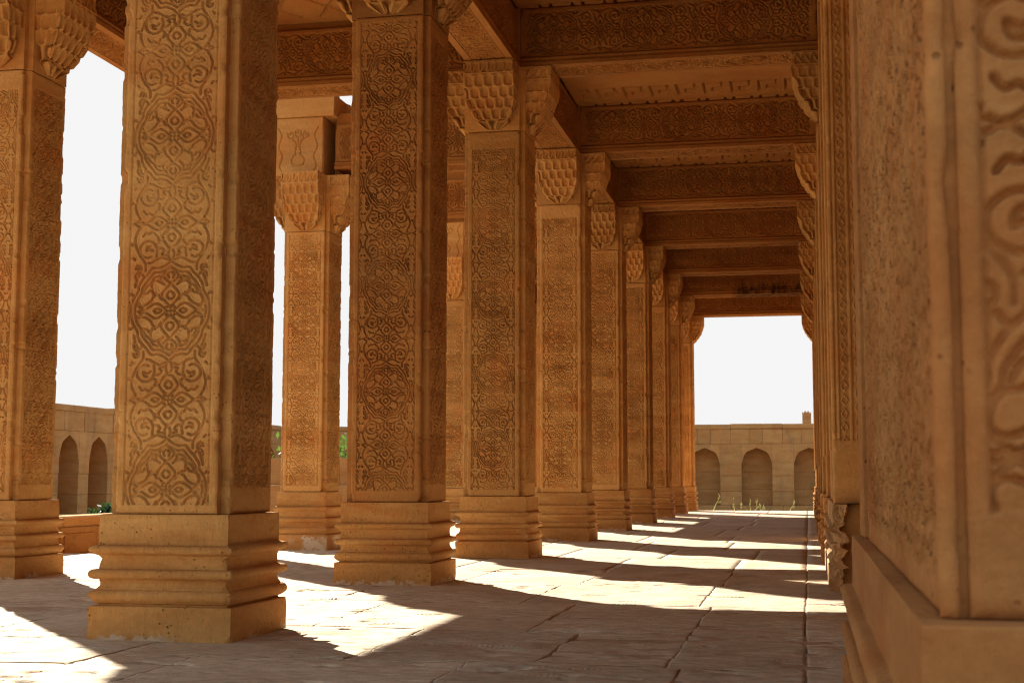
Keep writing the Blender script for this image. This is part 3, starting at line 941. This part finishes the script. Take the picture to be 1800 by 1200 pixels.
# ------------------------------------------------------------------ floor of worn slabs
def zfloor(X, Y):
    s = np.clip((-3.0 - X) / 1.4, 0, 1) * np.clip((Y - 10.6) / 1.8, 0, 1) * np.clip((18.5 - Y) / 2, 0, 1)
    return -0.115 * s + 0.006 * (fbm(X * .9 + 5, Y * .9, 2, 2) - .5)
floor = structure(thing("floor", "", "", (0, 0, 0)))
del floor["label"]; del floor["category"]
def paving_slab(x0, x1, y0, y1, seed, fine):
    g = .0006 + .0012 * random.random() + (.003 if x1 == -.022 or x0 == -.022 else 0)
    x0 += g; x1 -= g; y0 += g; y1 -= g
    res = .0105 if fine else .045
    nx, ny = max(5, int((x1 - x0) / res)), max(5, int((y1 - y0) / res))
    cx, cyy = (x0 + x1) / 2, (y0 + y1) / 2
    X, Y = np.meshgrid(np.linspace(x0, x1, nx), np.linspace(y0, y1, ny), indexing='ij')
    rnd = random.Random(seed)
    X0_, Y0_ = X.copy(), Y.copy()
    def wob(c, t, sd):
        return .016 * (fbm(t * 2.2, np.full_like(t, c * 7.3), sd, 4) - .5) + .006 * (fbm(t * 15, np.full_like(t, c * 5.1), sd + 3, 3) - .5)
    tx = (X0_ - x0) / (x1 - x0); ty = (Y0_ - y0) / (y1 - y0)
    ex0, ex1 = round(x0, 2), round(x1, 2); ey0, ey1 = round(y0, 2), round(y1, 2)
    X = X + wob(ex0, Y0_, 5) * (1 - tx) + wob(ex1, Y0_, 5) * tx
    Y = Y + wob(ey0, X0_, 6) * (1 - ty) + wob(ey1, X0_, 6) * ty
    Z = zfloor(X, Y) + ((rnd.random() - .5) * .003 + (X - cx) * (rnd.random() - .5) * .003 + (Y - cyy) * (rnd.random() - .5) * .002) * (1 if fine else .3)
    if fine:
        f = fbm(X * 2.1, Y * 5.0, 30 + (seed % 5), 5)
        mask = np.clip(fbm(X * 1.1 + 9, Y * 1.1, 61, 3) * 4 - 1.75, 0.12, 1)
        st = f * 9; fr = st - np.floor(st)
        terr = (np.floor(st) + np.clip(fr * 5, 0, 1)) / 9
        Z += (terr - .5) * .030 * mask + (fbm(X * 7, Y * 21, 7, 5) - .5) * .011 * (.35 + mask)
        pit = np.clip(fbm(X * 5.5, Y * 11, 83, 3) - .70, 0, 1) * .16
        Z -= pit
    e = np.minimum(np.minimum(X0_ - x0, x1 - X0_), np.minimum(Y0_ - y0, y1 - Y0_)) + .005 * (fbm(X * 16, Y * 16, seed, 3) - .5)
    Z -= (.007 if x1 == -.022 or x0 == -.022 else (.0012 if fine else 0)) * np.clip(fbm(X * 5, Y * 5, seed + 9, 3) * 3 - .9, .05, 1) * np.exp(-(np.maximum(e, 0) / .006) ** 2)
    P = np.zeros((nx + 2, ny + 2, 3)); P[1:-1, 1:-1] = np.stack([X, Y, Z], -1)
    P[0] = P[1]; P[-1] = P[-2]; P[:, 0] = P[:, 1]; P[:, -1] = P[:, -2]
    for sl in (np.s_[0], np.s_[-1]):
        P[sl][..., 2] -= .07
    P[:, 0, 2] = P[:, 1, 2] - .07; P[:, -1, 2] = P[:, -2, 2] - .07
    P -= np.array([cx, cyy, 0])
    obj("paving_slab", grid_mesh("paving_slab", P), M_FLOOR, floor, (cx, cyy, 0))
def lay(x_lo, x_hi, bands, widths, seed, keep=()):
    rnd = random.Random(seed)
    for j in range(len(bands) - 1):
        y0, y1 = bands[j], bands[j + 1]
        xs = [x_hi]
        if keep and y0 < 12:
            xs += list(keep[j % len(keep)])
        while xs[-1] - x_lo > widths[1]:
            xs.append(xs[-1] - rnd.uniform(*widths))
        if len(xs) > 1 and xs[-1] - x_lo < .3:
            xs.pop()
        xs.append(x_lo)
        for i in range(len(xs) - 1):
            paving_slab(xs[i + 1], xs[i], y0, y1, seed * 1000 + j * 20 + i, y0 < 9.3 and y1 > 3.0 and xs[i] > -4.6)
def bands_from(first, step0, step1, seed):
    rnd = random.Random(seed); b = list(first)
    while b[-1] < 26.6:
        b.append(b[-1] + (step0 if b[-1] < 11 else step1) + rnd.random() * .3)
    b[-1] = 27.75
    return b
lay(-.022, .55, bands_from([2.2, 3.3, 4.35, 5.62, 6.66, 7.12, 8.2], 1.0, 1.5, 1), (.9, 1.2), 1)
lay(-2.36, -.022, bands_from([2.2, 3.4, 4.6, 5.63, 6.86, 8.1, 9.4], 1.15, 1.5, 2), (.62, .95), 2, keep=((-.50,), (-.41, -1.1), (-.46, -.885), (-.46,), (-.52,), (-.49, -1.3)))
lay(-5.95, -2.36, bands_from([2.0, 3.1, 4.3, 5.2, 6.5, 7.4, 8.6], 1.05, 1.6, 3), (.75, 1.3), 3)
mb = MB(); mb.box(-6.0, 1.6, -4.0, 27.76, -.95, -.20)
structure(obj("platform", mb.mesh("platform"), M_BED))
gx, gy = np.meshgrid(np.linspace(-5.95, .56, 90), np.linspace(2.0, 27.74, 260), indexing='ij')
structure(obj("bedding", grid_mesh("bedding", np.stack([gx, gy, zfloor(gx, gy) - .0055], -1)), M_MORTAR))
mb = MB(); mb.box(-5.98, 1.5, -4.0, 2.0, -.197, -.02)
structure(obj("near_paving", mb.mesh("near_paving"), M_FLOOR))

# low parapet along the outer edge of the platform
par = thing("parapet", "low stone parapet with panelled blocks and a sunlit coping, left beyond the columns", "parapet", (-5.97, 0, 0))
rnd = random.Random(5)
y = 2.0
PB = None
k = 0
while y < 12.0:
    L = .62
    mb = MB(); mb.bbox(-.16, 0, .004, L - .004, -.1, .205, .008); mb.bbox(-.001, .012, .06, L - .06, -.02, .15, .008)
    if PB is None: PB = mb.mesh("parapet_block")
    obj("parapet_block", PB, M_FAR, par, (0, y, 0))
    if k % 2 == 0:
        mc = MB(); mc.bbox(-.19, .03, .003, L * 2 - .003, .207, .292, .012)
        obj("coping_stone", mc.mesh("coping_stone"), M_FAR, par, (0, y, 0))
    y += L; k += 1

# ------------------------------------------------------------------ ground and enclosure walls
def ground():
    n = 90
    X, Y = np.meshgrid(np.linspace(-400, 400, n), np.linspace(-200, 700, n), indexing='ij')
    Z = -.62 + .0 * X
    return grid_mesh("ground", np.stack([X, Y, Z], -1))
structure(obj("ground", ground(), M_DIRT))

def arch_pts(w, hs, ha, n=8):
    """four-centred pointed arch: left springing to the apex to the right springing"""
    L = []
    for i in range(n + 1):
        t = i / n
        x = -w / 2 + (w / 2) * t
        z = hs + (ha - hs) * (1 - (1 - min(1, t * 2.4)) ** 2.4 * 1) * .62 + (ha - hs) * .38 * t
        L.append((x, z))
    return L + [(-a, z) for a, z in L[::-1][1:]]

def enclosure(name, label, origin, rz, n, pitch=1.78, top=2.5, merlons=(), w=1.04, zs=1.12, za=1.68):
    """local x runs along the wall, the niches face -y"""
    r = thing(name, label, "wall", origin, "arcaded enclosure walls", rz)
    d = .62
    z0 = -.30
    zc = 1.82
    mb = MB(); mb.box(0, n * pitch, d, d + .35, -.7, top - .01)
    obj("core", mb.mesh("wall_core"), M_FAR, r)
    def m(fn):
        q = MB(); fn(q); return q.mesh("stone_block")
    arc = arch_pts(w, zs, za)
    half = len(arc) // 2
    pw = (pitch - w) / 2
    meshes = {
      'p': [m(lambda q, a=a, b=b: q.bbox(-pw + .004, pw - .004, 0, d - .002, a + .003, b - .003, .006)) for a, b in ((-.30, .18), (.18, .72), (.72, zc))],
      'l': m(lambda q: q.prism([(-w / 2 - 0, zc - .004), (-w / 2 - 0, zs)] + arc[:half + 1] + [(-.003, zc - .004)], 'y', .004, d - .002)),
      'r': m(lambda q: q.prism([(w / 2, zc - .004), (.003, zc - .004)] + arc[half:], 'y', .004, d - .002)),
      'n': [m(lambda q, a=a, b=b: q.bbox(-w / 2 - .02, w / 2 + .02, d - .02, d + .05, a + .004, b - .004, .006)) for a, b in ((-.30, .25), (.25, .86), (.86, 1.75))],
      'f': [m(lambda q, a=a, b=b: q.bbox(a + .003, b - .003, .006, d, zc + .003, 2.33, .006)) for a, b in ((-pitch / 2, -.25), (-.25, .2), (.2, pitch / 2))],
      'k': m(lambda q: q.bbox(-pitch / 2 + .003, pitch / 2 - .003, -.02, d + .36, 2.335, top, .012)),
      'b': m(lambda q: q.bbox(-pitch / 2 + .003, pitch / 2 - .003, -.06, d, -.66, -.304, .01)),
    }
    def pc(me, x, dy=0.0, dz=0.0):
        obj("stone_block", me, M_FAR, r, (x, dy, dz))
    rn = random.Random(len(name) + n)
    for i in range(n):
        c = (i + .5) * pitch
        for me in meshes['p']:
            pc(me, i * pitch, rn.uniform(-.012, .012))
        for me in meshes['n']:
            pc(me, c, rn.uniform(-.01, .01))
        pc(meshes['l'], c); pc(meshes['r'], c)
        for me in meshes['f']:
            pc(me, c, rn.uniform(-.012, .012))
        pc(meshes['k'], c, rn.uniform(-.01, .01), rn.uniform(-.02, .012)); pc(meshes['b'], c)
    for x in merlons:
        q = MB(); q.prism([(x - .15, top), (x + .15, top), (x + .15, top + .42), (x + .11, top + .36), (x + .05, top + .45), (x, top + .38), (x - .05, top + .45), (x - .11, top + .36), (x - .15, top + .42)], 'y', .05, .3)
        obj("merlon", q.mesh("merlon"), M_FAR, r)
    return r
FY = 50.0
# niches centred where the photo shows them: -3.3, -1.53, 0.25 ...
x_first = -1.74 - 10.5 * 1.78
enclosure("enclosure_wall", "far enclosure wall of blind pointed arches closing the view past the bright opening", (x_first, FY, 0), 0, 15, merlons=(-x_first - .02, -x_first + .62, -x_first + 1.22))
lw = enclosure("enclosure_wall", "left enclosure wall of tall blind pointed arches, seen left of the big front column", (-18.6, 21.9, 0), math.pi / 2, 18, pitch=1.56, top=2.5, w=1.02, zs=1.0, za=1.72)

# tombs, shrubs and grass in the court
def leaf_cloud(name, n, rx, ry, rz_, size, seed, mat, parent=None, loc=(0, 0, 0), clumps=14):
    rg = np.random.default_rng(seed)
    cc = rg.normal(size=(clumps, 3)); cc /= np.linalg.norm(cc, axis=1)[:, None]
    cc *= rg.uniform(.35, .85, (clumps, 1))
    k = rg.integers(0, clumps, n)
    c = cc[k] + rg.normal(size=(n, 3)) * .19
    c *= np.array([rx, ry, rz_])
    a = rg.normal(size=(n, 3)); a /= np.linalg.norm(a, axis=1)[:, None]
    b = rg.normal(size=(n, 3)); b -= a * (a * b).sum(1)[:, None]; b /= np.linalg.norm(b, axis=1)[:, None]
    s = size * rg.uniform(.6, 1.3, (n, 1))
    V = np.stack([c - a * s, c + b * s * .45, c + a * s, c - b * s * .45], 1).reshape(-1, 3)
    F = np.arange(n * 4).reshape(n, 4)
    me = bpy.data.meshes.new(name); me.from_pydata(V.tolist(), [], F.tolist())
    return obj(name, me, mat, parent, loc)

def tube(mb, p, r0, r1, n=7):
    p = [Vector(q) for q in p]
    rings = []
    for i, q in enumerate(p):
        d = (p[min(i + 1, len(p) - 1)] - p[max(i - 1, 0)]).normalized()
        u = d.cross(Vector((.3, 1, .2))).normalized(); v = d.cross(u)
        rad = r0 + (r1 - r0) * i / (len(p) - 1)
        rings += [tuple(q + (u * math.cos(a) + v * math.sin(a)) * rad) for a in np.linspace(0, 2 * math.pi, n + 1)[:-1]]
    f = []
    for i in range(len(p) - 1):
        for k in range(n):
            f.append((i * n + k, i * n + (k + 1) % n, (i + 1) * n + (k + 1) % n, (i + 1) * n + k))
    mb.add(rings, f, True)

def shrub(name, label, cat, loc, h, r, seed, mat, n=1500, size=.07):
    t = thing(name, label, cat, loc)
    mb = MB(); rg = random.Random(seed)
    tube(mb, [(0, 0, 0), (.03, .02, h * .3), (0, .05, h * .62)], .07, .035)
    for k in range(6):
        a = k * 1.05 + rg.random()
        tube(mb, [(0, 0, h * .28), (math.cos(a) * r * .4, math.sin(a) * r * .4, h * .5), (math.cos(a) * r * .7, math.sin(a) * r * .7, h * .8)], .03, .01, 5)
    obj("trunk", mb.mesh("trunk"), M_BARK, t)
    leaf_cloud("crown", n, r, r, h * .42, size, seed, mat, t, (0, 0, h * .62))
    return t
shrub("small_tree", "bright green leafy tree behind the pale outer column with the vase carving", "tree", (-9.9, 29.0, -.62), 2.25, 1.35, 3, M_LEAF, 2600)
shrub("bush", "dark green bush at the foot of the left enclosure wall", "bush", (-13.6, 26.2, -.62), .66, .7, 4, M_LEAFD, 2000)

def tomb(label, loc, sx, sy, h, mat, seed):
    t = thing("stone_tomb", label, "tomb", loc)
    rg = random.Random(seed)
    steps = [(1.0, 0, .36), (.78, .362, .7), (.56, .702, 1.0)]
    for s, a, b in steps:
        nb = max(1, int(2 * sx * s / .55))
        for i in range(nb):
            mb = MB()
            xa = -sx * s + 2 * sx * s * i / nb; xb = -sx * s + 2 * sx * s * (i + 1) / nb
            mb.bbox(xa + .004, xb - .004, -sy * s + rg.uniform(-.02, .02), sy * s, a * h, b * h - .004, .012)
            obj("stone_block", mb.mesh("tomb_block"), mat, t)
    return t
tomb("brown stepped stone tomb in the court, in front of the green tree", (-8.3, 24.0, -.62), 1.9, .7, 1.58, M_FAR, 1)
tomb("dark weathered stone tomb against the left enclosure wall", (-14.2, 29.6, -.62), .75, .6, 1.42, M_DARK, 2)

def grass():
    rg = np.random.default_rng(12)
    V = []; F = []
    for cx, n, h in ((-2.2, 1, .5), (-1.75, 1, .2), (-1.35, 3, .2), (-.8, 2, .16), (-.5, 1, .2)):
        for k in range(n):
            x = cx + rg.normal() * .10; y_ = 33.5 + rg.normal() * .1; hh = h * rg.uniform(.6, 1.15) + .2; lean = rg.normal() * .22
            b = len(V); w = .009
            for i in range(4):
                t = i / 3; xx = x + lean * t * t; zz = -.62 + .35 + hh * t * .75
                V += [(xx - w * (1.2 - t), y_, zz), (xx + w * (1.2 - t), y_ + .01, zz)]
            # a seed head
            F += [(b + 2 * i, b + 2 * i + 1, b + 2 * i + 3, b + 2 * i + 2) for i in range(3)]
            for q in range(8):
                bb = len(V); hx = xx + rg.normal() * .012; hz = zz + rg.normal() * .06
                V += [(hx - .009, y_, hz), (hx, y_ + .01, hz + .03), (hx + .009, y_, hz), (hx, y_ - .01, hz - .025)]
                F.append((bb, bb + 1, bb + 2, bb + 3))
    me = bpy.data.meshes.new("grass"); me.from_pydata([tuple(v) for v in V], [], F)
    o = obj("grass", me, M_GRASS); o["kind"] = "stuff"
grass()
